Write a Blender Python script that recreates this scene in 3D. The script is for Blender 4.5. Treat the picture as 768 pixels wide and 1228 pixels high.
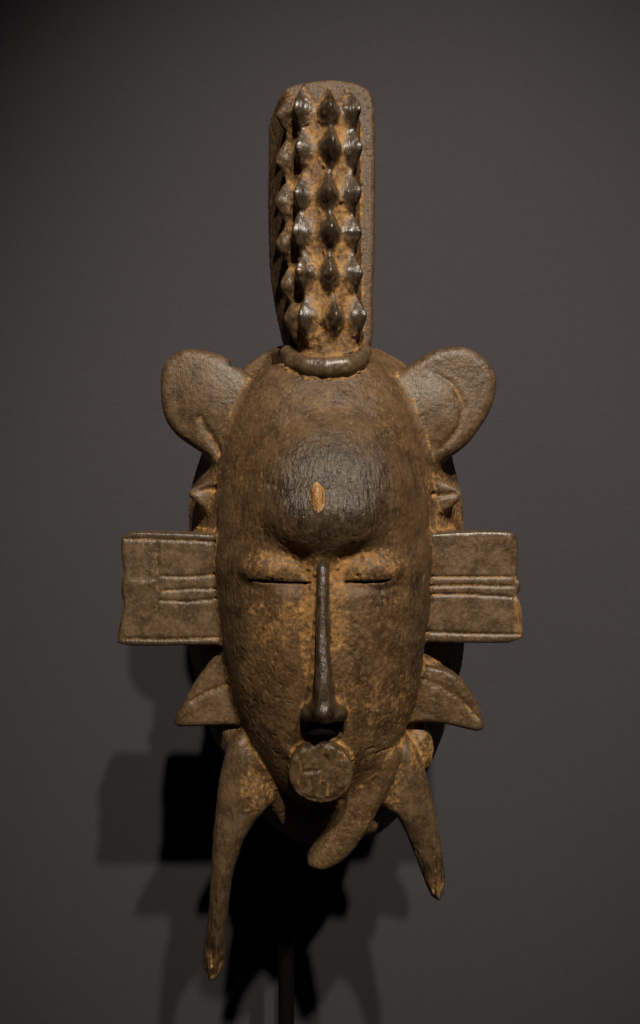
import bpy, math
import numpy as np
from mathutils import Vector

# ------------------------------------------------------------------ units
# The mask is carved in "pixel" units (1 unit = S metres at the mask's middle
# plane); x right, z up, w = depth away from the viewer.  FOC = viewing distance.
S = 0.00034
FOC = 850.0
CX, CY = 384.0, 614.0
ZC = 1.50                                   # height of the optical axis (m)

for o in list(bpy.data.objects):
    bpy.data.objects.remove(o)
scene = bpy.context.scene
col = scene.collection

# ------------------------------------------------------------------ camera
cam_d = bpy.data.cameras.new('camera')
cam = bpy.data.objects.new('camera', cam_d)
col.objects.link(cam)
cam.location = (0, -FOC * S, ZC)
cam.rotation_euler = (math.pi / 2, 0, 0)
cam_d.sensor_fit = 'VERTICAL'
cam_d.sensor_height = 36.0
cam_d.sensor_width = 36.0
cam_d.lens = 36.0 * FOC / 1228.0
cam_d.clip_start = 0.01
cam_d.clip_end = 50.0
scene.camera = cam

# ------------------------------------------------------------------ world, lamps
world = bpy.data.worlds.new('World')
scene.world = world
world.use_nodes = True
bg = world.node_tree.nodes['Background']
bg.inputs[0].default_value = (0.9, 0.85, 0.8, 1)
bg.inputs[1].default_value = 0.004

GAP = 517.0                                 # mask middle plane to wall (px units)


def spot(name, loc_px, aim_px, power, size_deg, blend, radius, colr):
    d = bpy.data.lights.new(name, 'SPOT')
    o = bpy.data.objects.new(name, d)
    col.objects.link(o)
    p = Vector((loc_px[0] * S, loc_px[1] * S, ZC + loc_px[2] * S))
    t = Vector((aim_px[0] * S, aim_px[1] * S, ZC + aim_px[2] * S))
    o.location = p
    o.rotation_euler = (t - p).to_track_quat('-Z', 'Y').to_euler()
    d.energy = power
    d.spot_size = math.radians(size_deg)
    d.spot_blend = blend
    d.shadow_soft_size = radius
    d.color = colr
    return o


LY = -4700.0
spot('spot_lamp', (1480, LY, 4435), (120, GAP, -60), 134.0, 22.0, 1.0, 0.028, (1.0, 0.89, 0.75))
spot('spot_lamp', (412, LY, 4435), (120, GAP, -60), 134.0, 22.0, 1.0, 0.028, (1.0, 0.89, 0.75))

scene.view_settings.view_transform = 'Standard'
scene.view_settings.look = 'None'
scene.view_settings.gamma = 1.0
scene.view_settings.exposure = 0.0
scene.view_settings.use_curve_mapping = False
scene.render.engine = 'CYCLES'


# ------------------------------------------------------------------ node helper
class NT:
    def __init__(self, name):
        self.m = bpy.data.materials.new(name)
        self.m.use_nodes = True
        self.t = self.m.node_tree
        self.t.nodes.clear()
        self.out = self.t.nodes.new('ShaderNodeOutputMaterial')
        self.b = self.t.nodes.new('ShaderNodeBsdfPrincipled')
        self.t.links.new(self.b.outputs[0], self.out.inputs[0])

    def _set(self, sock, v):
        if v is None:
            return
        if hasattr(v, 'is_output'):
            self.t.links.new(v, sock)
        else:
            if isinstance(v, tuple) and len(v) == 3 and sock.type == 'RGBA':
                v = v + (1.0,)
            sock.default_value = v

    def coord(self, scale=(1, 1, 1)):
        c = self.t.nodes.new('ShaderNodeTexCoord')
        mp = self.t.nodes.new('ShaderNodeMapping')
        mp.inputs['Scale'].default_value = scale
        self.t.links.new(c.outputs['Object'], mp.inputs['Vector'])
        return mp.outputs[0]

    def noise(self, vec, scale, detail=4, rough=0.55, dist=0.0):
        n = self.t.nodes.new('ShaderNodeTexNoise')
        self.t.links.new(vec, n.inputs['Vector'])
        n.inputs['Scale'].default_value = scale
        n.inputs['Detail'].default_value = detail
        n.inputs['Roughness'].default_value = rough
        n.inputs['Distortion'].default_value = dist
        return n.outputs['Fac']

    def voro(self, vec, scale, feature='F1'):
        n = self.t.nodes.new('ShaderNodeTexVoronoi')
        n.feature = feature
        self.t.links.new(vec, n.inputs['Vector'])
        n.inputs['Scale'].default_value = scale
        return n.outputs['Distance']

    def ramp(self, v, lo, hi, a=0.0, b=1.0):
        n = self.t.nodes.new('ShaderNodeMapRange')
        n.interpolation_type = 'SMOOTHSTEP'
        self._set(n.inputs[0], v)
        n.inputs[1].default_value = lo
        n.inputs[2].default_value = hi
        n.inputs[3].default_value = a
        n.inputs[4].default_value = b
        return n.outputs[0]

    def math(self, op, a, b=None, clamp=False):
        n = self.t.nodes.new('ShaderNodeMath')
        n.operation = op
        n.use_clamp = clamp
        self._set(n.inputs[0], a)
        if b is not None:
            self._set(n.inputs[1], b)
        return n.outputs[0]

    def mix(self, f, a, b):
        n = self.t.nodes.new('ShaderNodeMix')
        n.data_type = 'RGBA'
        self._set(n.inputs['Factor'], f)
        self._set(n.inputs['A'], a)
        self._set(n.inputs['B'], b)
        return n.outputs['Result']

    def attr(self, name):
        n = self.t.nodes.new('ShaderNodeAttribute')
        n.attribute_name = name
        return n.outputs['Fac']

    def bump(self, h, dist, strength=1.0, normal=None):
        n = self.t.nodes.new('ShaderNodeBump')
        n.inputs['Strength'].default_value = strength
        n.inputs['Distance'].default_value = dist
        self._set(n.inputs['Height'], h)
        if normal is not None:
            self.t.links.new(normal, n.inputs['Normal'])
        return n.outputs[0]


# ------------------------------------------------------------------ materials
def wood_material():
    n = NT('aged_carved_wood')
    v = n.coord()
    vg = n.coord((1.0, 1.0, 0.16))          # grain runs up the mask
    vh = n.coord((1.0, 1.0, 0.30))
    big = n.noise(v, 38, 4, 0.6, 0.4)
    mid = n.noise(v, 150, 5, 0.62, 0.3)
    fine = n.noise(v, 620, 4, 0.65)
    micro = n.noise(v, 1700, 3, 0.7)
    fib = n.noise(vg, 900, 4, 0.6, 0.2)
    fib2 = n.noise(vh, 520, 5, 0.65, 0.6)
    pits = n.voro(v, 330)
    crust, grey, worn, raw, dark = (n.attr(k) for k in ('crust', 'grey', 'worn', 'raw', 'dark'))

    base = n.mix(n.ramp(mid, 0.34, 0.66), (0.070, 0.037, 0.015), (0.138, 0.073, 0.028))
    base = n.mix(n.ramp(big, 0.38, 0.66, 0.0, 0.65), base, (0.140, 0.078, 0.032))
    base = n.mix(n.ramp(fine, 0.52, 0.70, 0.0, 0.55), base, (0.200, 0.110, 0.042))
    base = n.mix(n.ramp(fine, 0.47, 0.30, 0.0, 0.55), base, (0.030, 0.017, 0.009))
    # grey handled patina
    gcol = n.mix(n.ramp(mid, 0.35, 0.66), (0.066, 0.040, 0.020), (0.152, 0.098, 0.052))
    gcol = n.mix(n.ramp(fine, 0.50, 0.70, 0.0, 0.5), gcol, (0.23, 0.160, 0.095))
    gcol = n.mix(n.ramp(fine, 0.46, 0.28, 0.0, 0.6), gcol, (0.045, 0.032, 0.020))
    gf = n.math('MULTIPLY', grey, n.ramp(big, 0.25, 0.62, 0.55, 1.0), True)
    c = n.mix(gf, base, gcol)
    c = n.mix(n.ramp(micro, 0.56, 0.74, 0.0, 0.45), c, (0.26, 0.165, 0.080))
    c = n.mix(n.ramp(micro, 0.44, 0.27, 0.0, 0.5), c, (0.022, 0.014, 0.008))
    # dark patina with worn fibres; also tints the painted shade under the eyes
    dcol = n.mix(n.ramp(fib, 0.42, 0.68), (0.012, 0.008, 0.005), (0.082, 0.056, 0.030))
    df = n.math('MULTIPLY', dark, n.ramp(mid, 0.25, 0.62, 1.0, 0.6), True)
    c = n.mix(df, c, dcol)
    # ochre crust lying in the hollows
    ocol = n.mix(n.ramp(mid, 0.32, 0.68), (0.225, 0.100, 0.021), (0.42, 0.225, 0.066))
    ocol = n.mix(n.ramp(fine, 0.55, 0.72, 0.0, 0.6), ocol, (0.55, 0.35, 0.140))
    of = n.math('ADD', crust, n.ramp(mid, 0.35, 0.70, -0.12, 0.10))
    of = n.math('ADD', of, n.ramp(fine, 0.35, 0.68, -0.34, 0.34))
    of = n.ramp(of, 0.0, 1.0, 0.0, 0.90)
    of = n.math('MULTIPLY', of, n.ramp(crust, 0.02, 0.30), True)
    c = n.mix(of, c, ocol)
    # polished high spots
    wcol = n.mix(n.ramp(fib2, 0.40, 0.65), (0.020, 0.014, 0.009), (0.075, 0.052, 0.032))
    c = n.mix(n.math('MULTIPLY', worn, 0.85), c, wcol)
    # bare wood where chipped
    rcol = n.mix(n.ramp(fib2, 0.38, 0.64), (0.28, 0.125, 0.040), (0.70, 0.42, 0.17))
    c = n.mix(n.math('MULTIPLY', raw, n.ramp(mid, 0.25, 0.5, 0.75, 1.0), True), c, rcol)
    n._set(n.b.inputs['Base Color'], c)
    # gloss
    r = n.ramp(mid, 0.3, 0.7, 0.46, 0.64)
    r = n.math('SUBTRACT', r, n.math('MULTIPLY', worn, 0.27))
    r = n.math('SUBTRACT', r, n.math('MULTIPLY', grey, 0.17))
    r = n.math('SUBTRACT', r, n.math('MULTIPLY', raw, 0.30))
    r = n.math('SUBTRACT', r, n.math('MULTIPLY', dark, 0.08))
    r = n.math('ADD', r, n.math('MULTIPLY', of, 0.25))
    r = n.math('ADD', r, n.ramp(fine, 0.35, 0.65, -0.06, 0.10))
    r = n.math('MAXIMUM', r, 0.34)
    n._set(n.b.inputs['Roughness'], r)
    n.b.inputs['Specular IOR Level'].default_value = 0.5
    # relief
    keep = n.math('SUBTRACT', 1.0, n.math('MULTIPLY', worn, 0.5))
    hf = n.math('ADD', n.math('MULTIPLY', fine, 0.62), n.math('MULTIPLY', micro, 0.26))
    hf = n.math('ADD', hf, n.ramp(pits, 0.0, 0.22, -0.22, 0.0))
    keep = n.math('SUBTRACT', keep, n.math('MULTIPLY', grey, 0.45))
    hf = n.math('MULTIPLY', hf, keep)
    hf = n.math('ADD', hf, n.math('MULTIPLY', fib, 0.36))
    fb = n.math('MULTIPLY', n.math('MULTIPLY', fib, dark), 0.9)
    hf = n.math('ADD', hf, fb)
    b1 = n.bump(hf, 0.0008, 0.75)
    b2 = n.bump(mid, 0.0010, 0.25, b1)
    n._set(n.b.inputs['Normal'], b2)
    # oily handled patina on the smooth parts
    oil = n.math('ADD', n.math('MULTIPLY', grey, 0.55), n.math('ADD', n.math('MULTIPLY', worn, 0.6), n.math('MULTIPLY', dark, 0.45)))
    oil = n.math('MULTIPLY', oil, n.ramp(mid, 0.32, 0.62, 0.25, 1.0))
    oil = n.math('MULTIPLY', oil, n.math('SUBTRACT', 1.0, of), True)
    n._set(n.b.inputs['Coat Weight'], n.math('MULTIPLY', oil, 0.6))
    n.b.inputs['Coat Roughness'].default_value = 0.30
    n._set(n.b.inputs['Coat Normal'], b2)
    return n.m


def wall_material():
    n = NT('dark_grey_wall_paint')
    v = n.coord()
    cloud = n.noise(v, 2.2, 3, 0.5)
    grain = n.noise(v, 420, 3, 0.6)
    wv = n.noise(n.coord((1, 1, 0.12)), 900, 2, 0.5)
    wh = n.noise(n.coord((0.12, 1, 1)), 900, 2, 0.5)
    c = n.mix(n.ramp(cloud, 0.3, 0.7), (0.0595, 0.057, 0.068), (0.066, 0.063, 0.075))
    g = n.math('ADD', n.math('MULTIPLY', wv, 0.5), n.math('MULTIPLY', wh, 0.5))
    c = n.mix(n.ramp(g, 0.35, 0.65, 0.0, 0.22), c, (0.043, 0.041, 0.049))
    n._set(n.b.inputs['Base Color'], c)
    n.b.inputs['Roughness'].default_value = 0.9
    n.b.inputs['Specular IOR Level'].default_value = 0.15
    h = n.math('ADD', g, n.math('MULTIPLY', grain, 0.6))
    n._set(n.b.inputs['Normal'], n.bump(h, 0.0005, 0.35))
    return n.m


def steel_material():
    n = NT('matte_black_steel')
    v = n.coord()
    g = n.noise(v, 300, 3)
    n._set(n.b.inputs['Base Color'], n.mix(n.ramp(g, 0.3, 0.7), (0.002, 0.002, 0.002), (0.004, 0.003, 0.003)))
    n.b.inputs['Roughness'].default_value = 0.75
    n.b.inputs['Specular IOR Level'].default_value = 0.12
    n._set(n.b.inputs['Normal'], n.bump(g, 0.0002, 0.3))
    return n.m


MAT_WOOD = wood_material()
MAT_WALL = wall_material()
MAT_STEEL = steel_material()


def mesh_obj(name, verts, faces, mat, parent=None, smooth=False):
    me = bpy.data.meshes.new(name)
    me.from_pydata([tuple(v) for v in verts], [], [tuple(f) for f in faces])
    me.materials.append(mat)
    if smooth:
        me.polygons.foreach_set('use_smooth', [True] * len(me.polygons))
    me.update()
    o = bpy.data.objects.new(name, me)
    col.objects.link(o)
    o.parent = parent
    return o


def box_data(x0, x1, y0, y1, z0, z1):
    v = [(x, y, z) for x in (x0, x1) for y in (y0, y1) for z in (z0, z1)]
    f = [(0, 1, 3, 2), (4, 6, 7, 5), (0, 4, 5, 1), (2, 3, 7, 6), (0, 2, 6, 4), (1, 5, 7, 3)]
    return v, f


# ------------------------------------------------------------------ setting: the wall
WALL_Y = GAP * S
v, f = box_data(-1.6, 1.6, WALL_Y, WALL_Y + 0.08, 0.0, 3.0)
wall = mesh_obj('wall', v, f, MAT_WALL)
wall['kind'] = 'structure'


# ------------------------------------------------------------------ voxel carving
H = 1.6
LO = np.array([-285.0, -640.0, -175.0])      # x, z, w
HI = np.array([285.0, 560.0, 125.0])
N = np.ceil((HI - LO) / H).astype(int) + 1
D = np.full(tuple(N), 50.0, np.float32)
LAB = np.zeros(tuple(N), np.uint8)
AX = [(LO[i] + H * np.arange(N[i])).astype(np.float32) for i in range(3)]
NAMES = []                                   # label id -> (name, parent id, label text)


def part(name, parent=None, text=None):
    NAMES.append((name, parent, text))
    return len(NAMES) - 1


def P(px, py, w):
    k = (FOC + w) / FOC
    return np.array([(px - CX) * k, (CY - py) * k, w], float)


def block(lo, hi, pad=12):
    sl = []
    for i in range(3):
        a = int(max(0, math.floor((lo[i] - pad - LO[i]) / H)))
        b = int(min(N[i], math.ceil((hi[i] + pad - LO[i]) / H) + 1))
        sl.append(slice(a, b))
    x = AX[0][sl[0]][:, None, None]
    z = AX[1][sl[1]][None, :, None]
    w = AX[2][sl[2]][None, None, :]
    return tuple(sl), x, z, w


def add(sl, d, lab, k=4.0):
    a = D[sl]
    m = d < a
    L = LAB[sl]
    L[m] = lab
    h = np.maximum(k - np.abs(a - d), 0) / k
    D[sl] = np.minimum(a, d) - h * h * k * 0.25


def cut(sl, d, k=1.5):
    a = D[sl]
    b = -d
    h = np.maximum(k - np.abs(a - b), 0) / k
    D[sl] = np.maximum(a, b) + h * h * k * 0.25


def poly2d(x, z, pts):
    """signed distance in the plane to a closed polygon (negative inside)"""
    x = x[:, :, 0]
    z = z[:, :, 0]
    X, Z = np.broadcast_arrays(x, z)
    d = np.full(X.shape, 1e9, np.float32)
    s = np.ones(X.shape, np.float32)
    n = len(pts)
    for i in range(n):
        ax, az = pts[i]
        bx, bz = pts[i - 1]
        ex, ez = bx - ax, bz - az
        wx, wz = X - ax, Z - az
        t = np.clip((wx * ex + wz * ez) / (ex * ex + ez * ez + 1e-9), 0, 1)
        dx, dz = wx - ex * t, wz - ez * t
        d = np.minimum(d, dx * dx + dz * dz)
        c1 = Z >= az
        c2 = Z < bz
        c3 = ex * wz > ez * wx
        flip = (c1 & c2 & c3) | (~c1 & ~c2 & ~c3)
        s[flip] *= -1
    return (s * np.sqrt(d))[:, :, None]


def smooth_poly(pts, it=2):
    p = np.array(pts, float)
    for _ in range(it):
        q = np.roll(p, -1, 0)
        p = np.stack([p * 0.75 + q * 0.25, p * 0.25 + q * 0.75], 1).reshape(-1, 2)
    return p


def slab(pix, w0, t, r, lab, k=5.0, it=2, tilt=None, wp=None):
    """outline (photo pixels) cut from a plank of half-thickness t centred at depth w0"""
    pts = [P(a, b, w0 if wp is None else wp)[:2] for a, b in pix]
    pts = smooth_poly(pts, it) if it else np.array(pts)
    lo = (pts[:, 0].min(), pts[:, 1].min(), w0 - t - 25)
    hi = (pts[:, 0].max(), pts[:, 1].max(), w0 + t + 25)
    sl, x, z, w = block(lo, hi)
    d2 = poly2d(x, z, pts)
    wc = w0
    if tilt is not None:                     # depth shifts linearly in x and z
        wc = w0 + tilt[0] * (x - pts[:, 0].mean()) + tilt[1] * (z - pts[:, 1].mean())
    a = d2 + r
    b = np.abs(w - wc) - t + r
    d = np.sqrt(np.maximum(a, 0) ** 2 + np.maximum(b, 0) ** 2) + np.minimum(np.maximum(a, b), 0) - r
    add(sl, d.astype(np.float32), lab, k)


def chain_d(pts, flat=1.0):
    """distance to a tapered round chain; pts = [(px,py,w,r)]"""
    c = [np.append(P(a, b, w), r) for a, b, w, r in pts]
    c = np.array(c)
    rm = c[:, 3].max() + 2
    lo = c[:, :3].min(0) - rm
    hi = c[:, :3].max(0) + rm
    sl, x, z, w = block(lo, hi)
    best = None
    for i in range(len(c) - 1):
        a, b = c[i], c[i + 1]
        e = b[:3] - a[:3]
        L2 = float((e * e).sum()) + 1e-9
        px, pz, pw = x - a[0], z - a[1], w - a[2]
        t = np.clip((px * e[0] + pz * e[1] + pw * e[2]) / L2, 0, 1)
        d = np.sqrt((px - e[0] * t) ** 2 + (pz - e[1] * t) ** 2 + ((pw - e[2] * t) / flat) ** 2) - (a[3] + (b[3] - a[3]) * t)
        best = d if best is None else np.minimum(best, d)
    return sl, best.astype(np.float32)


def chain(pts, lab, k=5.0, flat=1.0):
    sl, d = chain_d(pts, flat)
    add(sl, d, lab, k)


def groove(pts, k=1.5):
    sl, d = chain_d(pts)
    cut(sl, d, k)


def ell_d(px, py, w0, rx, rz, rw, rot=0.0, pad=12):
    c = P(px, py, w0)
    m = max(rx, rz)
    sl, x, z, w = block((c[0] - m, c[1] - m, w0 - rw), (c[0] + m, c[1] + m, w0 + rw), pad)
    ca, sa = math.cos(rot), math.sin(rot)
    dx, dz, dw = x - c[0], z - c[1], w - w0
    u = (dx * ca + dz * sa) / rx
    v_ = (-dx * sa + dz * ca) / rz
    q = dw / rw
    k0 = np.sqrt(u * u + v_ * v_ + q * q)
    k1 = np.sqrt((u / rx) ** 2 + (v_ / rz) ** 2 + (q / rw) ** 2) + 1e-6
    return sl, (k0 * (k0 - 1) / k1).astype(np.float32)


def ell(px, py, w0, rx, rz, rw, lab, k=5.0, rot=0.0):
    sl, d = ell_d(px, py, w0, rx, rz, rw, rot, max(12, k + 3))
    add(sl, d, lab, k)


# ---------------- head: face dome in front, flaring to an oval rim behind
FACE = part('face', None, 'brown carved face dome with ochre crust in its hollows')
HC = (388.0, 690.0)
FACE_OUT = [(388, 424), (430, 431), (462, 452), (482, 486), (497, 530), (509, 580), (514, 635), (513, 700),
            (508, 760), (501, 810), (490, 858), (474, 902), (452, 938), (420, 962), (387, 970), (352, 958),
            (324, 928), (302, 890), (285, 845), (274, 800), (267, 750), (263, 700), (262, 640), (266, 580),
            (278, 530), (294, 486), (314, 452), (346, 431)]
RIM_OUT = [(388, 408), (440, 413), (490, 438), (526, 495), (545, 560), (555, 640), (556, 740), (548, 820),
           (529, 885), (500, 948), (458, 1000), (400, 1018), (350, 1008), (300, 960), (264, 900), (240, 830),
           (227, 740), (228, 640), (242, 545), (264, 480), (296, 436), (340, 412)]
RIM_W = 88.0
FACE_H = 106.0


def polar(pix, w):
    c = P(HC[0], HC[1], 0)
    q = np.array([P(a, b, w) for a, b in pix])
    dx, dz = q[:, 0] - c[0], q[:, 1] - c[1]
    th = np.arctan2(dz, dx)
    r = np.hypot(dx, dz)
    o = np.argsort(th)
    th, r = th[o], r[o]
    th = np.concatenate([th - 2 * np.pi, th, th + 2 * np.pi])
    r = np.tile(r, 3)
    g = np.linspace(-np.pi, np.pi, 721)
    rr = np.interp(g, th, r)
    ker = np.hanning(27)
    ker /= ker.sum()
    rr = np.convolve(np.concatenate([rr[-41:-1], rr, rr[1:41]]), ker, 'same')[40:-40]
    return g, rr


def build_head():
    sl, x, z, w = block((-205, -470, -130), (205, 245, RIM_W))
    c = P(HC[0], HC[1], 0)
    dx, dz = (x - c[0])[:, :, 0], (z - c[1])[:, :, 0]
    th = np.arctan2(dz, dx)
    r = np.hypot(dx, dz)
    g, r1 = polar(FACE_OUT, 0)
    _, r2 = polar(RIM_OUT, RIM_W)
    R1 = np.interp(th, g, r1)[:, :, None].astype(np.float32)
    R2 = np.interp(th, g, r2)[:, :, None].astype(np.float32)
    r = r[:, :, None].astype(np.float32)
    ww = w.astype(np.float32)
    rho = r / R1
    up = np.clip(np.sin(th) * 1.15, 0, 1)[:, :, None].astype(np.float32)
    up = up * up * (3 - 2 * up)
    pw = 2.0 - 0.05 * up
    mw = 1.9 - 0.82 * up
    front = (rho ** pw + (np.abs(np.minimum(ww, 0)) / FACE_H) ** mw) ** 0.5 - 1
    t = np.clip(ww / RIM_W, 0, 1.3)
    fl_ = 0.35 * t + 0.65 * np.sqrt(t + 0.0004)
    Rw = R1 + (R2 - R1) * (fl_ * (1 - up) + t * up)
    back = r / Rw - 1
    G = np.where(ww < 0, front, back).astype(np.float32)
    gx, gz, gw = np.gradient(G, H)
    gm = np.sqrt(gx * gx + gz * gz + gw * gw)
    del gx, gz, gw
    d = G / np.maximum(gm, 0.004)
    d = np.clip(d, -60, 60)
    return sl, d, w


sl_h, dh, w_h = build_head()
D[sl_h] = dh
LAB[sl_h] = FACE

# forehead bulge, brow and eyes
def surf_w(px, py):
    for w in np.arange(-170, 60, 0.5):
        q = np.round((P(px, py, w) - LO) / H).astype(int)
        if D[q[0], q[1], q[2]] < 0:
            return float(w)
    return 0.0


def swell(px, py, proud, rx, rz, rw, lab, k, rot=0.0):
    ell(px, py, surf_w(px, py) + rw - proud, rx, rz, rw, lab, k, rot)


NOSE_ROW = {y: surf_w(387, y) for y in (674, 700, 760, 820, 850)}
LID_W = (surf_w(332, 682), surf_w(442, 682))
swell(395, 599, 16, 86, 80, 62, FACE, 32)
swell(391, 620, 14, 67, 51, 46, FACE, 6)
for cx, sx in ((335, -1), (439, 1)):         # eye sockets below the brow
    sl, d = ell_d(cx + sx * 2, 686, LID_W[0] - 20, 46, 32, 24, 0.12 * sx)
    cut(sl, d, 4)
NOSE = part('nose', FACE, 'long thin polished nose ridge with small flared nostrils')
EYE_L = part('eyelid', FACE)
EYE_R = part('eyelid', FACE)
ell(335, 682, LID_W[0] + 29, 44, 23, 35, EYE_L, 6, -0.03)
ell(439, 682, LID_W[1] + 29, 42, 23, 35, EYE_R, 6, 0.03)
# hollow back
body_in = dh + 26.0
a = D[sl_h]
D[sl_h] = np.maximum(a, np.maximum(-body_in, w_h - RIM_W))
del body_in, a

# nose
NR = NOSE_ROW
chain([(387, 674, NR[674] + 3, 5.8), (387, 700, NR[700] - 3, 6.4), (387, 760, NR[760] - 16, 6.8), (388, 820, NR[820] - 36, 7.4), (388, 847, NR[850] - 42, 8.6)],
      NOSE, 3.0)
chain([(387, 684, NR[700] + 8, 6.8), (388, 820, NR[820] - 18, 8), (388, 850, NR[850] - 26, 9.6)], NOSE, 3.0)
chain([(387, 690, NR[700] + 12, 7.6), (388, 820, NR[820], 9), (388, 850, NR[850] - 6, 11)], NOSE, 3.0)
NB = NR[850] - 12
ell(389.5, 853.5, NB, 23.5, 9, 22, NOSE, 9)
ell(388, 851, NB - 22, 10, 9, 21, NOSE, 5)
ell(370, 857, NB + 6, 8, 6, 13, NOSE, 5)
ell(409, 857, NB + 6, 8, 6, 13, NOSE, 5)
chain([(388, 826, NB + 4, 8), (389, 852, NB, 11.5)], NOSE, 8)

# lip disc
LIP = part('lip_disc', FACE, 'round flat dark lip disc, worn and scratched')


def disc(px, py, w0, w1, rx, rz, rnd, lab, k=3.0, tilt=0.0):
    c = P(px, py, w0)
    sl, x, z, w = block((c[0] - rx, c[1] - rz, w0), (c[0] + rx, c[1] + rz, w1))
    e = np.sqrt(((x - c[0]) / rx) ** 2 + ((z - c[1]) / rz) ** 2)
    a = (e - 1) * min(rx, rz) + rnd
    wt = w + tilt * (z - c[1])
    wm, th = (w0 + w1) / 2, (w1 - w0) / 2
    b = np.abs(wt - wm) - th + rnd
    d = np.sqrt(np.maximum(a, 0) ** 2 + np.maximum(b, 0) ** 2) + np.minimum(np.maximum(a, b), 0) - rnd
    add(sl, d.astype(np.float32), lab, k)


# strip of lip over the disc
chain([(352, 897, -62, 9), (372, 889, -68, 8), (400, 889, -68, 8), (424, 897, -62, 9)], FACE, 8)

# mouth opening right through the shell
c0, c1 = P(364.5, 883, -85), P(412, 864.5, -85)
sl, x, z, w = block((c0[0], c0[1] - 60, -140), (c1[0], c1[1], 60), 6)
qx = np.abs(x - (c0[0] + c1[0]) / 2) - (c1[0] - c0[0]) / 2 + 3.5
drop = 0.30 * np.maximum(w + 74, 0)
qz = np.abs(z + drop - (c0[1] + c1[1]) / 2 - 0.02 * (x - c0[0])) - (c1[1] - c0[1]) / 2 - drop * 0.6 + 3.5
dd = np.sqrt(np.maximum(qx, 0) ** 2 + np.maximum(qz, 0) ** 2) + np.minimum(np.maximum(qx, qz), 0) - 3.5
dd = np.maximum(dd, -97 - w)
cut(sl, np.broadcast_to(dd, D[sl].shape).astype(np.float32), 1.5)

chain([(358, 892, -64, 6), (374, 889.5, -70, 5.5), (402, 889.5, -70, 5.5), (418, 892, -64, 6)], FACE, 4)
disc(385, 928.5, -101, -44, 34.3, 32.0, 4, LIP, 2.0, 0.05)
for q in (((388, 908), (388, 926)), ((366, 927), (384, 925)), ((359, 914), (361, 934)), ((371, 935), (373, 946)), ((402, 935), (399, 946)),
          ((352, 945), (365, 957)), ((365, 957), (384, 962)), ((384, 962), (404, 957)), ((404, 957), (418, 942)), ((418, 942), (422, 928))):
    groove([(a_, b_, -102.5 + 0.05 * (928 - b_) * -1, 2.9) for a_, b_ in q], 1.0)

# eye slits
for x0, x1, y0, y1, th in ((294, 377, 697, 699, 1.1), (408, 469, 698, 697, 0.95)):
    p0, p1 = P(x0, y0, -92), P(x1, y1, -92)
    sl, x, z, w = block((p0[0], min(p0[1], p1[1]), -125), (p1[0], max(p0[1], p1[1]), -40), 6)
    t = np.clip((x - p0[0]) / (p1[0] - p0[0]), 0, 1)
    zz = p0[1] + (p1[1] - p0[1]) * t + 0.3 * np.sin(t * 7)
    taper = th * np.clip(np.minimum(t, 1 - t) * 9, 0.35, 1)
    d = np.maximum(np.maximum(np.abs(z - zz) - taper, np.maximum(p0[0] - x, x - p1[0])), w - LID_W[0] - 11)
    cut(sl, np.broadcast_to(d, D[sl].shape).astype(np.float32), 0.8)

for q in (((446, 906), (458, 902), (470, 896)), ((441, 899), (447, 897))):
    groove([(a_, b_, surf_w(a_, b_), 1.7) for a_, b_ in q], 1.0)
SCAR = part('forehead_scar', FACE, 'small oval of bare orange wood on the forehead')

ell(381, 598, surf_w(381, 598) + 1.0, 6.4, 17.5, 8.0, SCAR, 1.5, 0.06)

# ---------------- ears
EAR_L = part('ear_lobe')
EAR_R = part('ear_lobe')
slab([(193, 470), (194, 440), (207, 424), (228, 417), (250, 420), (272, 431), (290, 446), (318, 470), (312, 510),
      (285, 540), (272, 556), (258, 552), (234, 538), (208, 520), (196, 497)], 42, 19, 14, EAR_L, 15, 2, None, 36)
slab([(596, 462), (593, 444), (580, 428), (556, 414), (524, 417), (496, 434), (480, 446), (458, 475), (470, 515),
      (500, 545), (512, 560), (526, 556), (556, 540), (580, 508), (592, 484)], 42, 19, 14, EAR_R, 15, 2, None, 36)
ell(262, 482, 34, 46, 54, 17, EAR_L, 14, 0.45)
ell(516, 494, 36, 46, 50, 20, EAR_R, 10, 0.2)
groove([(240, 502, 18.5, 1.4), (247, 515, 19, 2.0), (255, 528, 20, 2.6), (266, 546, 24, 3.4)], 8)
groove([(524, 447, 20.5, 1.2), (546, 462, 20.5, 1.8), (558, 488, 20.5, 1.8), (551, 514, 20.5, 1.8), (531, 537, 20.5, 1.8)], 6)

# ---------------- side flaps
FLAP_L = part('side_flap')
FLAP_R = part('side_flap')
slab([(147, 637), (200, 638), (285, 642), (285, 772), (200, 774), (142, 774), (142, 760), (148, 733), (150, 720), (146, 715),
      (147, 694), (151, 688), (148, 680), (146, 660)], 16, 35, 3.5, FLAP_L, 9, 1, None, -13)
slab([(495, 641), (560, 637), (612, 637), (619, 643), (621, 655), (620, 690), (617, 694), (623, 697), (624, 708), (618, 714),
      (624, 722), (626, 745), (626, 770), (560, 771), (495, 768)], 16, 35, 3.5, FLAP_R, 9, 1, None, -13)
FW = -19.0
for pts in (((150, 646), (200, 647), (258, 650)), ((148, 766), (200, 767), (262, 765))):
    groove([(a, b, FW, 1.9) for a, b in pts])
groove([(188, 652, FW - 1, 2.0), (189, 700, FW - .8, 2.0), (187, 764, FW - 1, 2.0)], 3)
for pts in (((193, 691), (225, 692), (262, 689)), ((196, 709), (230, 706), (262, 707)), ((192, 720), (225, 722), (262, 718))):
    groove([(a, b, FW - .2, 1.9) for a, b in pts], 0.8)
chain([(158, 700, -14, 6), (182, 700, -14, 6)], FLAP_L, 4)
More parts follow.
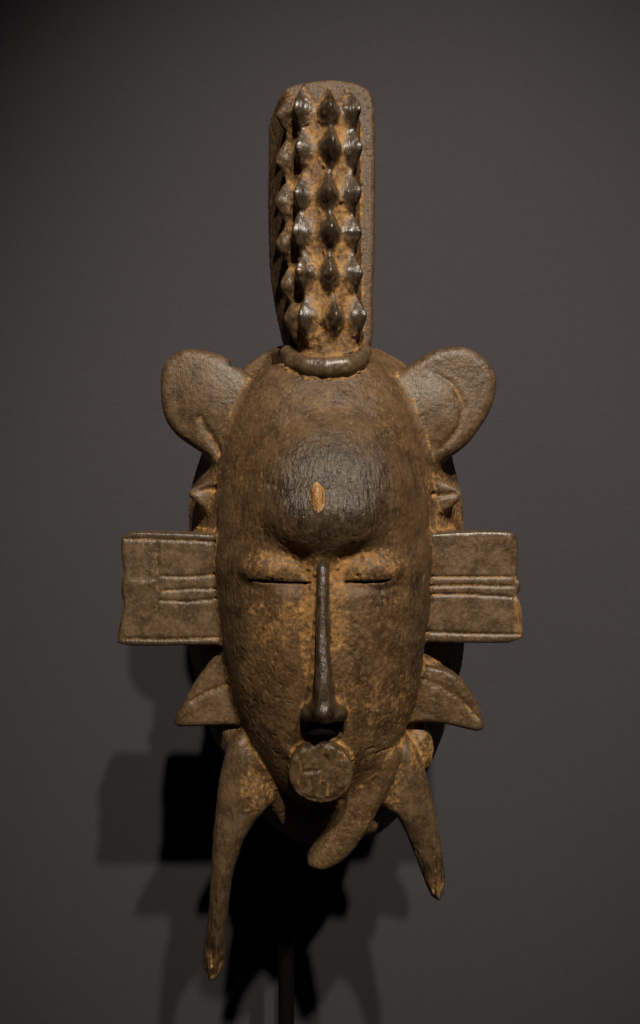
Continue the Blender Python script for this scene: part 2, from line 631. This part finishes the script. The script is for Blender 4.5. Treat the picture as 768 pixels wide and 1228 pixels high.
for pts in (((508, 692), (560, 692), (617, 692)), ((508, 703), (560, 702), (617, 703)), ((508, 713), (560, 713), (618, 716))):
    groove([(a, b, FW, 1.9) for a, b in pts], 0.8)
groove([(510, 758, FW, 2.0), (560, 760, FW, 2.0), (624, 761, FW, 2.0)])
groove([(617, 650, FW - 1, 2.2), (618, 700, FW - 1, 2.2), (619, 755, FW - 1, 2.2)], 3)

# ---------------- cheek fins
FIN_L = part('cheek_fin')
FIN_R = part('cheek_fin')
slab([(292, 775), (266, 782), (246, 800), (231, 822), (219, 845), (210, 860), (213, 869), (232, 868), (260, 867), (296, 866)],
     2, 15, 7, FIN_L, 11, 1)
slab([(488, 795), (512, 795), (538, 801), (561, 820), (574, 845), (580, 866), (575, 875), (556, 871), (528, 864), (480, 862)],
     2, 15, 7, FIN_R, 11, 1)
groove([(230, 841, -13, 2.2), (250, 830, -14, 3.0), (272, 822, -15, 3.4)], 2)
groove([(506, 815, -15, 2.6), (530, 823, -15, 3), (550, 836, -14.5, 3), (573, 861, -13, 2.4)], 3)

# ---------------- temple fins (small, notched)
TF_L = part('temple_fin')
TF_R = part('temple_fin')
slab([(280, 566), (262, 572), (246, 579), (230, 587), (227, 594), (238, 604), (252, 615), (264, 620), (284, 618)], 30, 16, 7, TF_L, 9, 1)
slab([(500, 572), (520, 574), (536, 579), (551, 588), (552, 598), (542, 608), (530, 614), (516, 612), (498, 610)], 30, 16, 7, TF_R, 9, 1)
groove([(228, 589, 12, 3.5), (246, 588, 13, 4.5), (264, 586, 12, 4.5)], 3)
groove([(514, 594, 12, 4), (530, 594, 13, 3.5), (545, 592, 14, 2.6)], 3)

# ---------------- legs
LEG_L = part('leg', None, 'long straight tapering leg with chipped tip')
LEG_R = part('leg', None, 'short slanting tapering leg with split tip')
slab([(292, 872), (276, 888), (267, 916), (262, 945), (257, 1000), (253, 1060), (250, 1105), (246, 1128), (244, 1150), (250, 1170),
      (262, 1170), (271, 1152), (272, 1128), (275, 1075), (283, 1030), (298, 994), (318, 970), (330, 955), (324, 925), (312, 895)],
     -8, 21, 17, LEG_L, 10, 2)
chain([(278, 882, 8, 12), (272, 893, 12, 7)], LEG_L, 13)
slab([(478, 880), (492, 884), (504, 905), (515, 940), (524, 985), (531, 1030), (533, 1058), (528, 1076), (518, 1074), (510, 1058),
      (500, 1030), (486, 995), (474, 974), (450, 960), (440, 945), (458, 905)],
     -10, 22, 18, LEG_R, 10, 2)
ell(503, 893, 18, 17, 30, 22, LEG_R, 5, 0.15)
groove([(520, 1020, -31, 2.0), (523, 1050, -30, 2.4), (521, 1068, -26, 2)], 1.5)
groove([(527, 1028, -28, 1.6), (529, 1060, -24, 1.8)], 1.5)
groove([(252, 1130, -28, 1.8), (254, 1158, -26, 2.2)], 1.5)
groove([(262, 1118, -29, 1.6), (261, 1150, -28, 2.0)], 1.5)

# ---------------- chin: curved hook, broken stub opposite
HOOK = part('chin_hook', None, 'thick curved hook sweeping down from the chin')
STUB = part('chin_stub', None, 'thin broken stub beside the lip disc')
slab([(421, 930), (404, 974), (386, 1003), (369, 1024), (368, 1035), (382, 1040), (397, 1038), (420, 1022), (441, 992), (455, 964),
      (474, 925), (482, 892), (446, 885)], -28, 18, 13, HOOK, 9, 2)
ell(440, 985, 12, 15, 15, 14, HOOK, 4)
chain([(313, 908, -14, 17), (326, 944, -6, 13), (334, 968, 0, 8), (340, 986, 4, 2.5)], STUB, 6)
PIN = part('broken_pin')
chain([(387, 981, -20, 5.5), (388, 984, 10, 5), (388, 985, 24, 6)], PIN, 3)
ell(391, 977, -20, 6, 4, 6, PIN, 2)

# ---------------- crest
CREST = part('crest', None, 'tall upright crest with a rounded top and rim')
slab([(320, 150), (319, 128), (332, 112), (358, 101), (398, 96), (432, 101), (446, 112), (450, 130), (450, 200), (450, 290),
      (448, 340), (448, 392), (444, 425), (430, 450), (350, 450), (338, 405), (330, 372), (323, 330), (319, 290), (317, 210)],
     38, 25, 8, CREST, 5, 2, None, 20)


q0 = P(330, 250, 14)
sl, x, z, w = block((-110, P(0, 440, 40)[1], -10), (-40, P(0, 90, 40)[1], 75), 0)
edge = (np.interp(CY - z / 1.02, [100, 300, 340, 372, 405, 440], [343, 343, 345, 350, 357, 360]) - CX) * 1.014
dd = ((w - 13) - (edge - x) * 1.7) / 1.97
cut(sl, np.maximum(dd, -60).astype(np.float32) * np.ones(D[sl].shape, np.float32), 4)


def crest_axis(py):
    return np.interp(py, [100, 260, 330, 400, 430], [388, 388, 390, 395, 396])


CR = 44.0
CW = 9.0
p_top, p_bot = P(387, 122, -26), P(395, 440, CW)
sl, x, z, w = block((-75, p_bot[1], CW - 55), (75, p_top[1], CW + 30))
k_ = (FOC + CW) / FOC
pyz = CY - z / k_
xc = (crest_axis(pyz) - CX) * k_
rr = np.interp(pyz, [110, 300, 360, 440], [CR, CR, CR - 2, CR - 5])
d = np.hypot((x - xc), (w - CW) / 0.92) - rr
a = d + 6
b = z - p_top[1] + 6
d = np.sqrt(np.maximum(a, 0) ** 2 + np.maximum(b, 0) ** 2) + np.minimum(np.maximum(a, b), 0) - 6
add(sl, d.astype(np.float32), CREST, 4)

COLLAR = part('collar', CREST, 'smooth rounded collar at the foot of the crest')
chain([(345, 423, 6, 9), (352, 433, -10, 11), (370, 440, -24, 12), (392, 441.5, -29, 12), (414, 439, -25, 11.5), (430, 432, -12, 10.5),
       (437, 422, 6, 9)], COLLAR, 4, 0.7)

KNOBS = []
cols = [(-67, (139, 191, 243, 291, 340, 381)), (-33, (133, 181, 235, 281, 329, 381)), (8, (134, 179, 235, 280, 328, 380)),
        (44, (136, 181, 235, 281, 330, 382))]
rng = np.random.default_rng(4)
for ai, rows in cols:
    for py in rows:
        an = math.radians(ai + rng.uniform(-2.5, 2.5))
        py2 = py + rng.uniform(-1.5, 1.5)
        R = (CR if py < 320 else CR - 2) - 2
        hx, hw_ = math.sin(an), -math.cos(an)
        w0 = CW + hw_ * R * 0.92
        axpx = float(crest_axis(py2))
        c = P(CX, py2, w0)
        xk = (axpx - CX) * (FOC + CW) / FOC + hx * R
        lab = part('knob', CREST)
        KNOBS.append(lab)
        m = 34
        sl, x, z, w = block((xk - m, c[1] - m, w0 - m), (xk + m, c[1] + m, w0 + m), 2)
        dx, dz, dw = x - xk, z - c[1] + 3.0, w - w0
        u = dx * math.cos(an) + dw * math.sin(an)
        q = dx * hx + dw * hw_
        ru, rz, rq = 15.5 + rng.uniform(-1.2, 1.2), 31.0 + rng.uniform(-2.5, 2.5), 24.0 + rng.uniform(-3.5, 3.5)
        if ai < -50:
            ru, rq = ru * 1.0, rq * 0.9
        rzz = np.where(dz > 0, rz + 4.0, rz - 3.0)
        su, sz = (np.sqrt(u * u + 6.0) - 1.5) / ru, (np.sqrt(dz * dz + 26.0) - 3.4) / rzz
        G = su + sz + np.abs(q) / rq - 1
        d = G / math.sqrt(1 / ru ** 2 + 1 / rz ** 2 + 1 / rq ** 2)
        add(sl, d.astype(np.float32), lab, 3.5)


# ------------------------------------------------------------------ surface extraction
def surface_nets():
    ins = D < 0
    n0, n1, n2 = D.shape
    any_ = np.zeros((n0 - 1, n1 - 1, n2 - 1), bool)
    all_ = np.ones_like(any_)
    for i in (0, 1):
        for j in (0, 1):
            for k in (0, 1):
                s = ins[i:n0 - 1 + i, j:n1 - 1 + j, k:n2 - 1 + k]
                any_ |= s
                all_ &= s
    act = any_ & ~all_
    del any_, all_
    ci = np.argwhere(act)
    index = np.full(act.shape, -1, np.int32)
    index[ci[:, 0], ci[:, 1], ci[:, 2]] = np.arange(len(ci), dtype=np.int32)
    corner = {}
    for i in (0, 1):
        for j in (0, 1):
            for k in (0, 1):
                corner[(i, j, k)] = D[ci[:, 0] + i, ci[:, 1] + j, ci[:, 2] + k].astype(np.float64)
    acc = np.zeros((len(ci), 3))
    cnt = np.zeros(len(ci))
    cs = list(corner)
    for a_ in cs:
        for ax in range(3):
            if a_[ax] == 0:
                b_ = tuple(1 if q == ax else a_[q] for q in range(3))
                da, db = corner[a_], corner[b_]
                m = (da < 0) != (db < 0)
                t = np.where(m, da / np.where(m, da - db, 1), 0)
                p = np.zeros((len(ci), 3))
                for q in range(3):
                    p[:, q] = a_[q]
                p[:, ax] += t
                acc[m] += p[m]
                cnt[m] += 1
    vert = (ci + acc / cnt[:, None]) * H + LO
    faces = []
    for ax in range(3):
        sa = [slice(None)] * 3
        sb = [slice(None)] * 3
        sa[ax] = slice(0, -1)
        sb[ax] = slice(1, None)
        A, B = ins[tuple(sa)], ins[tuple(sb)]
        e = np.argwhere(A != B)
        o1, o2 = (ax + 1) % 3, (ax + 2) % 3
        ok = (e[:, o1] > 0) & (e[:, o2] > 0) & (e[:, o1] < D.shape[o1] - 1) & (e[:, o2] < D.shape[o2] - 1)
        e = e[ok]
        flip = A[e[:, 0], e[:, 1], e[:, 2]]

        def cell(d1, d2):
            q = e.copy()
            q[:, o1] += d1
            q[:, o2] += d2
            return index[q[:, 0], q[:, 1], q[:, 2]]
        quad = np.stack([cell(-1, -1), cell(0, -1), cell(0, 0), cell(-1, 0)], 1)
        quad[~flip] = quad[~flip][:, ::-1]
        faces.append(quad)
    faces = np.concatenate(faces)
    lab = LAB[ci[:, 0], ci[:, 1], ci[:, 2]]
    return vert, faces, lab


V, F, VL = surface_nets()                    # V columns: x, z, w


# keep the one carved piece, drop stray specks
def components(nv, faces):
    lab = np.arange(nv)
    e = np.concatenate([faces[:, [0, 1]], faces[:, [1, 2]], faces[:, [2, 3]]])
    for _ in range(4000):
        m = np.minimum(lab[e[:, 0]], lab[e[:, 1]])
        old = lab.copy()
        np.minimum.at(lab, e[:, 0], m)
        np.minimum.at(lab, e[:, 1], m)
        lab = lab[lab]
        lab = lab[lab]
        if np.array_equal(lab, old):
            break
    return lab


comp = components(len(V), F)
ids, cn = np.unique(comp, return_counts=True)
good = set(ids[cn > 1500])
keep = np.isin(comp, list(good))
F = F[keep[F].all(1)]

# to world-ordered coordinates: (x, w, z); reverse handedness afterwards
V = np.stack([V[:, 0], V[:, 2], V[:, 1]], 1)


def vnormals(V, F):
    a = V[F[:, 2]] - V[F[:, 0]]
    b = V[F[:, 3]] - V[F[:, 1]]
    fn = np.cross(a, b)
    n = np.zeros_like(V)
    for c in range(3):
        for k in range(4):
            n[:, c] += np.bincount(F[:, k], fn[:, c], len(V))
    return n / (np.linalg.norm(n, axis=1, keepdims=True) + 1e-12)


NRM = vnormals(V, F)
# orientation: the front of the face (smallest w) must look towards -w
fr = np.argmin(np.where(keep, V[:, 1], 1e9))
if NRM[fr, 1] > 0:
    F = F[:, ::-1]
    NRM = -NRM


# ------------------------------------------------------------------ noise on vertices
def hashg(ix, iy, iz, seed):
    h = (ix.astype(np.int64) * 374761393 + iy.astype(np.int64) * 668265263 + iz.astype(np.int64) * 2147483647 + seed * 974634541) & 0xFFFFFFFF
    h = ((h ^ (h >> 13)) * 1274126177) & 0xFFFFFFFF
    h = ((h ^ (h >> 16)) * 2246822519) & 0xFFFFFFFF
    return ((h ^ (h >> 15)) & 0xFFFF) / 65535.0


def vnoise(p, size, seed=0):
    q = p / np.asarray(size, float) + 1000.0
    i = np.floor(q).astype(np.int64)
    f = q - i
    f = f * f * (3 - 2 * f)
    r = 0.0
    for a in (0, 1):
        for b in (0, 1):
            for c in (0, 1):
                wgt = (f[:, 0] if a else 1 - f[:, 0]) * (f[:, 1] if b else 1 - f[:, 1]) * (f[:, 2] if c else 1 - f[:, 2])
                r = r + wgt * hashg(i[:, 0] + a, i[:, 1] + b, i[:, 2] + c, seed)
    return r                                   # 0..1


def sstep(x, a, b):
    t = np.clip((x - a) / (b - a), 0, 1)
    return t * t * (3 - 2 * t)


# concavity at two scales
E = np.concatenate([F[:, [0, 1]], F[:, [1, 2]], F[:, [2, 3]], F[:, [3, 0]]])
E = np.unique(np.sort(E, 1), axis=0)
deg = np.bincount(E.ravel(), minlength=len(V)) + 1e-9


def relax(V, n):
    Q = V.copy()
    for _ in range(n):
        A = np.zeros_like(Q)
        for c in range(3):
            A[:, c] = np.bincount(E[:, 0], Q[E[:, 1], c], len(Q)) + np.bincount(E[:, 1], Q[E[:, 0], c], len(Q))
        Q = 0.35 * Q + 0.65 * A / deg[:, None]
    return Q


Q1 = relax(V, 6)
Q2 = relax(Q1, 26)
cav1 = ((Q1 - V) * NRM).sum(1)
cav2 = ((Q2 - V) * NRM).sum(1)               # positive in hollows, negative on ridges

# project to photograph pixels, to place wear, dirt and the under-eye shade on the carving
kk = FOC / (FOC + V[:, 1])
PX = CX + V[:, 0] * kk
PY = CY - V[:, 2] * kk
front = NRM[:, 1] < 0.25

big = vnoise(V, 34, 1)
med = vnoise(V, 13, 2)
sml = vnoise(V, 5.2, 3)
tny = vnoise(V, 3.0, 4)

is_face = np.isin(VL, [FACE, EYE_L, EYE_R])
is_knob = np.isin(VL, KNOBS)
is_crest = (VL == CREST) | is_knob


def oval(cx, cy, rx, ry, soft=0.35):
    r = np.hypot((PX - cx) / rx, (PY - cy) / ry)
    return 1 - sstep(r, 1 - soft, 1 + soft * 0.5)


brk = 0.35 + 0.65 * sstep(vnoise(V, 17, 51), 0.30, 0.62)
crust = (0.85 * sstep(cav2, 0.25, 1.9) + 0.45 * sstep(cav1, 0.05, 0.5)) * brk
crust += np.where(is_face, 0.02 + 0.14 * sstep(vnoise(V, 40, 93), 0.35, 0.75), 0.0)
# crust packed along the joins of the face with its side pieces
ind = np.isin(VL, [FACE, EYE_L, EYE_R, NOSE, SCAR]).astype(float)
for _ in range(9):
    ind = 0.35 * ind + 0.65 * (np.bincount(E[:, 0], ind[E[:, 1]], len(V)) + np.bincount(E[:, 1], ind[E[:, 0]], len(V))) / deg
join = sstep(1 - np.abs(2 * ind - 1), 0.15, 0.85)
crust += 0.75 * join * (0.25 + 0.75 * sstep(vnoise(V, 9, 55), 0.25, 0.6))
# thick ochre beside the nose and under the brows
crust += 0.55 * oval(373, 745, 15, 85) * is_face + 0.45 * oval(404, 725, 15, 64) * is_face
crust += 0.34 * oval(335, 676, 44, 22) * is_face + 0.30 * oval(440, 678, 46, 24) * is_face
crust += 0.40 * oval(338, 745, 46, 32) * is_face * sstep(vnoise(V, 9, 61), 0.3, 0.7)
crust += 0.12 * oval(450, 800, 55, 90) * is_face
# ochre bed of the crest
crust += np.where(VL == CREST, 0.07, 0.0) + np.where(VL == CREST, 0.38, 0.0) * sstep(-V[:, 1], -8, 10)
kz = FOC / (FOC + CW)
crest_r = np.hypot(V[:, 0] - (crest_axis(CY - V[:, 2] * kz) - CX) / kz, (V[:, 1] - CW) / 0.92)
knob_h = sstep(crest_r + 3.5 * (vnoise(V, 9, 77) - 0.5), 46.0, 55.0)
crust += np.where(is_knob, 0.55 * (1 - knob_h) + 0.08 * (1 - sstep(PX, 342, 352)), 0.0)
# lower flaring skirt is rusty
crust += np.where(is_face & (V[:, 1] > 6), 0.35, 0.0) * sstep(PY, 540, 640)
crust *= np.where(is_face, 1 - 0.45 * (1 - sstep(PY, 440, 520)) * sstep(vnoise(V, 30, 91), 0.2, 0.6), 1.0)
crust += np.where((VL == HOOK) | (VL == STUB), 0.14, 0.0)
crust += np.where(VL == LEG_L, 0.42 * oval(312, 945, 26, 40), 0.0)
crust += np.where((VL == LEG_R), 0.42 * oval(462, 940, 24, 40), 0.0)
crust += np.where((VL == LEG_R) & (PX > 492) & (PY < 925), 0.45, 0.0)

grey = np.zeros(len(V))
grey[np.isin(VL, [FLAP_L, FLAP_R])] = 0.9
grey[np.isin(VL, [EAR_L, EAR_R])] = 0.62
grey[np.isin(VL, [FIN_L, FIN_R, TF_L, TF_R])] = 0.62
grey[np.isin(VL, [LEG_L, LEG_R])] = 0.66
grey[VL == COLLAR] = 1.0
grey[is_knob] = 0.25 + 0.35 * sstep(PX[is_knob], 342, 352)
grey[VL == LIP] = 0.75
grey[VL == HOOK] = 0.28
grey += np.where(is_face, 0.50 * oval(452, 865, 30, 24) + 0.25 * oval(395, 480, 95, 55), 0)

dark = 1.25 * oval(398, 588, 82, 72, 0.6) * np.where(is_face, 1.0, 0.0)
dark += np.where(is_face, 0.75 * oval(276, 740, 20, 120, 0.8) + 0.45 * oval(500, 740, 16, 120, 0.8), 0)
dark += np.where(is_face, 0.55 * oval(312, 890, 26, 40, 0.8) + 0.2 * oval(338, 718, 40, 16, 0.8) + 0.2 * oval(445, 718, 40, 16, 0.8), 0)  # the two faint ovals paint shade below the eyelids into the colour
dark += np.where(VL == LIP, 0.55 * sstep(vnoise(V, (4, 4, 7), 73), 0.40, 0.62), 0)
dark += np.where(VL == NOSE, 0.5, 0)
dark += np.where(VL == CREST, 0.30 * sstep(V[:, 1], -6, 8), 0)
dark += np.where(np.isin(VL, [LEG_L, LEG_R]), 0.15 + 0.35 * sstep(PY, 940, 1060), 0)
dark += np.where(VL == LEG_L, sstep(PY, 1070, 1140) * 0.9, 0)
dark += np.where(VL == LEG_R, sstep(PY, 1020, 1060) * 0.7, 0)
dark += np.where(is_face, 0.55 * sstep(vnoise(V, 22, 9), 0.62, 0.85), 0)
crust -= 0.85 * oval(398, 588, 82, 72, 0.6) * is_face

ridge = sstep(-cav2, 0.25, 1.3)
worn = np.zeros(len(V))
worn += np.where(is_knob, (0.95 * knob_h + 0.3 * sstep(-cav2, 0.35, 1.3)) * (0.45 + 0.55 * sstep(PX, 342, 352)), 0)
worn += np.where(VL == NOSE, 0.75 * sstep(-V[:, 1], 98, 112) + 0.3, 0)
worn += np.where(VL == COLLAR, 0.30, 0)
worn += np.where(is_face, 0.40 * oval(394, 600, 70, 62, 0.6), 0)
worn += np.where(np.isin(VL, [EAR_L, EAR_R, FLAP_L, FLAP_R]), 0.75 * sstep(-cav2, 0.5, 1.6), 0)
worn += np.where(np.isin(VL, [FIN_L, FIN_R]), 0.7 * sstep(-cav2, 0.6, 1.8), 0)

raw = np.zeros(len(V))
raw += np.where(VL == SCAR, 1.0, 0)
raw += np.where(VL == LEG_L, 0.45 * sstep(PY, 1135, 1160) * sstep(sml, 0.40, 0.7), 0)
raw += np.where(VL == LEG_R, 0.5 * sstep(PY, 1035, 1068) * sstep(vnoise(V, (3, 3, 16), 8), 0.45, 0.75), 0)
raw += np.where((VL == FLAP_R) & (PX > 617) & (PY > 690), 0.45 * sstep(med, 0.3, 0.6), 0)
raw += np.where(VL == LIP, 0.55 * sstep(vnoise(V, (4, 4, 13), 12), 0.76, 0.9), 0)
raw += np.where(is_knob, 0.5 * sstep(vnoise(V, 7, 15), 0.84, 0.95), 0)

crust = np.where(is_knob, crust * (1 - 0.85 * knob_h), crust)
crust = np.where(np.isin(VL, [FLAP_L, FLAP_R]), crust * 0.62, crust)
crust = np.clip(crust, 0, 1.2)
grey = np.clip(grey, 0, 1)
dark = np.clip(dark, 0, 1)
worn = np.clip(worn, 0, 1)
raw = np.clip(raw, 0, 1)

# carving irregularity: tool undulation, erosion, pits and crumbs of crust
rough_amt = np.clip(1.0 - 0.75 * worn - 0.8 * (VL == SCAR), 0.15, 1)
smooth_part = np.isin(VL, [FLAP_L, FLAP_R, EAR_L, EAR_R, FIN_L, FIN_R, LEG_L, LEG_R, HOOK, COLLAR])
rough_amt = rough_amt * np.where(smooth_part, 0.55, 1.0)
disp = (big - 0.5) * np.where(smooth_part, 1.0, 1.4) + (med - 0.5) * 0.7 * rough_amt + (sml - 0.5) * 0.55 * rough_amt + (tny - 0.5) * 0.6 * rough_amt
pit = sstep(vnoise(V, 4.2, 21), 0.76, 0.92) * sstep(vnoise(V, 45, 22), 0.40, 0.62)
disp -= 1.3 * pit * rough_amt
crumb = sstep(vnoise(V, 5.0, 31), 0.55, 0.85) * np.clip(crust - 0.35, 0, 0.8)
disp += 3.2 * crumb * rough_amt * np.where(VL == HOOK, 0.4, 1.0)
disp += np.where(VL == LIP, (vnoise(V, (2.6, 2.6, 5.0), 71) - 0.5) * 1.7, 0)
fibre = vnoise(V, (3.2, 3.2, 30), 41) - 0.5
disp += np.where(is_knob, (vnoise(V, 5.5, 81) - 0.5) * 1.3, 0)
disp += np.where(np.isin(VL, [LEG_L, LEG_R, HOOK]), fibre * 0.7, 0)
disp += fibre * 1.1 * np.clip(dark, 0, 1) * rough_amt
V = V + NRM * disp[:, None]
NRM = vnormals(V, F)

# ------------------------------------------------------------------ split the carving into its parts
BASE = np.array([(258 - CX) * 1.0, 0.0, CY - 1170.0])
root = bpy.data.objects.new('carved_mask', None)
col.objects.link(root)
root.location = (BASE[0] * S, BASE[1] * S, ZC + BASE[2] * S)
root.empty_display_size = 0.05
root['label'] = 'brown carved wooden face mask with tall knobbed crest, on a black metal stem'
root['category'] = 'mask'

fl = VL[F]
# majority label of each face
face_lab = fl[:, 0].copy()
two = (fl[:, 1] == fl[:, 2]) | (fl[:, 1] == fl[:, 3])
face_lab[two] = fl[two, 1]
Vw = (V - BASE) * S
made = {}
for lid, (name, parent, text) in enumerate(NAMES):
    ff = F[face_lab == lid]
    if len(ff) == 0:
        print('EMPTY PART', name)
        continue
    used, inv = np.unique(ff.ravel(), return_inverse=True)
    ff = inv.reshape(-1, 4)
    me = bpy.data.meshes.new(name)
    me.vertices.add(len(used))
    me.vertices.foreach_set('co', Vw[used].astype(np.float32).ravel())
    me.loops.add(ff.size)
    me.loops.foreach_set('vertex_index', ff.astype(np.int32).ravel())
    me.polygons.add(len(ff))
    me.polygons.foreach_set('loop_start', np.arange(0, ff.size, 4, dtype=np.int32))
    me.polygons.foreach_set('loop_total', np.full(len(ff), 4, np.int32))
    me.polygons.foreach_set('use_smooth', np.ones(len(ff), bool))
    me.update(calc_edges=True)
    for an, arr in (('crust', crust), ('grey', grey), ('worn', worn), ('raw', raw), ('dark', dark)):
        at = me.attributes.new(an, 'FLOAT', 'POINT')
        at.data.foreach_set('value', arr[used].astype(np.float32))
    me.materials.append(MAT_WOOD)
    me.normals_split_custom_set_from_vertices([tuple(t) for t in NRM[used]])
    o = bpy.data.objects.new(name, me)
    col.objects.link(o)
    o.parent = made[parent] if parent is not None else root
    if text:
        o['label'] = text
    made[lid] = o
print('mask faces', len(F))


# ------------------------------------------------------------------ display stem fixed to the wall below the picture
def tube(name, pts, r, mat, parent, n=20):
    pts = [Vector(p) for p in pts]
    verts, faces = [], []
    for i, p in enumerate(pts):
        t = (pts[min(i + 1, len(pts) - 1)] - pts[max(i - 1, 0)]).normalized()
        s = Vector((1, 0, 0))
        u = t.cross(s).normalized()
        for k in range(n):
            a = 2 * math.pi * k / n
            verts.append(p + (s * math.cos(a) + u * math.sin(a)) * r)
    for i in range(len(pts) - 1):
        for k in range(n):
            k2 = (k + 1) % n
            faces.append((i * n + k, i * n + k2, (i + 1) * n + k2, (i + 1) * n + k))
    faces.append(tuple(range(n))[::-1])
    faces.append(tuple((len(pts) - 1) * n + k for k in range(n)))
    return mesh_obj(name, verts, faces, mat, parent, True)


PW = 300.0
px_ = (343.5 - CX) * (FOC + PW) / FOC
stem_z0 = (CY - 1330.0) * 1.68
stand = bpy.data.objects.new('display_stem', None)
col.objects.link(stand)
stand.location = (px_ * S, WALL_Y, ZC + stem_z0 * S)
stand['label'] = 'slim black metal stem rising behind the carved mask'
stand['category'] = 'stand'
L0 = stand.location


def loc(x, w, z):
    return Vector((x * S, w * S, ZC + z * S)) - L0


zb = stem_z0
rod = [loc(px_, PW, -215)]
for z in (-300, -400, -500, -600, -700, -800, -950, -1080, zb + 40):
    rod.append(loc(px_, PW, z))
for a in (20, 45, 70, 90):
    t = math.radians(a)
    rod.append(loc(px_, PW + 40 * (1 - math.cos(t)), zb + 40 - 40 * math.sin(t)))
rod.append(loc(px_, GAP - 12, zb))
tube('rod', rod, 12.9 * S, MAT_STEEL, stand)
tube('bracket_arm', [loc(px_, PW, -225), loc(px_ + 14, 30, -224), loc(px_ + 22, -20, -223), loc(px_ + 26, -52, -222)], 5 * S, MAT_STEEL, stand)
tube('wall_plate', [loc(px_, GAP - 12, zb), loc(px_, GAP, zb)], 42 * S, MAT_STEEL, stand, 32)
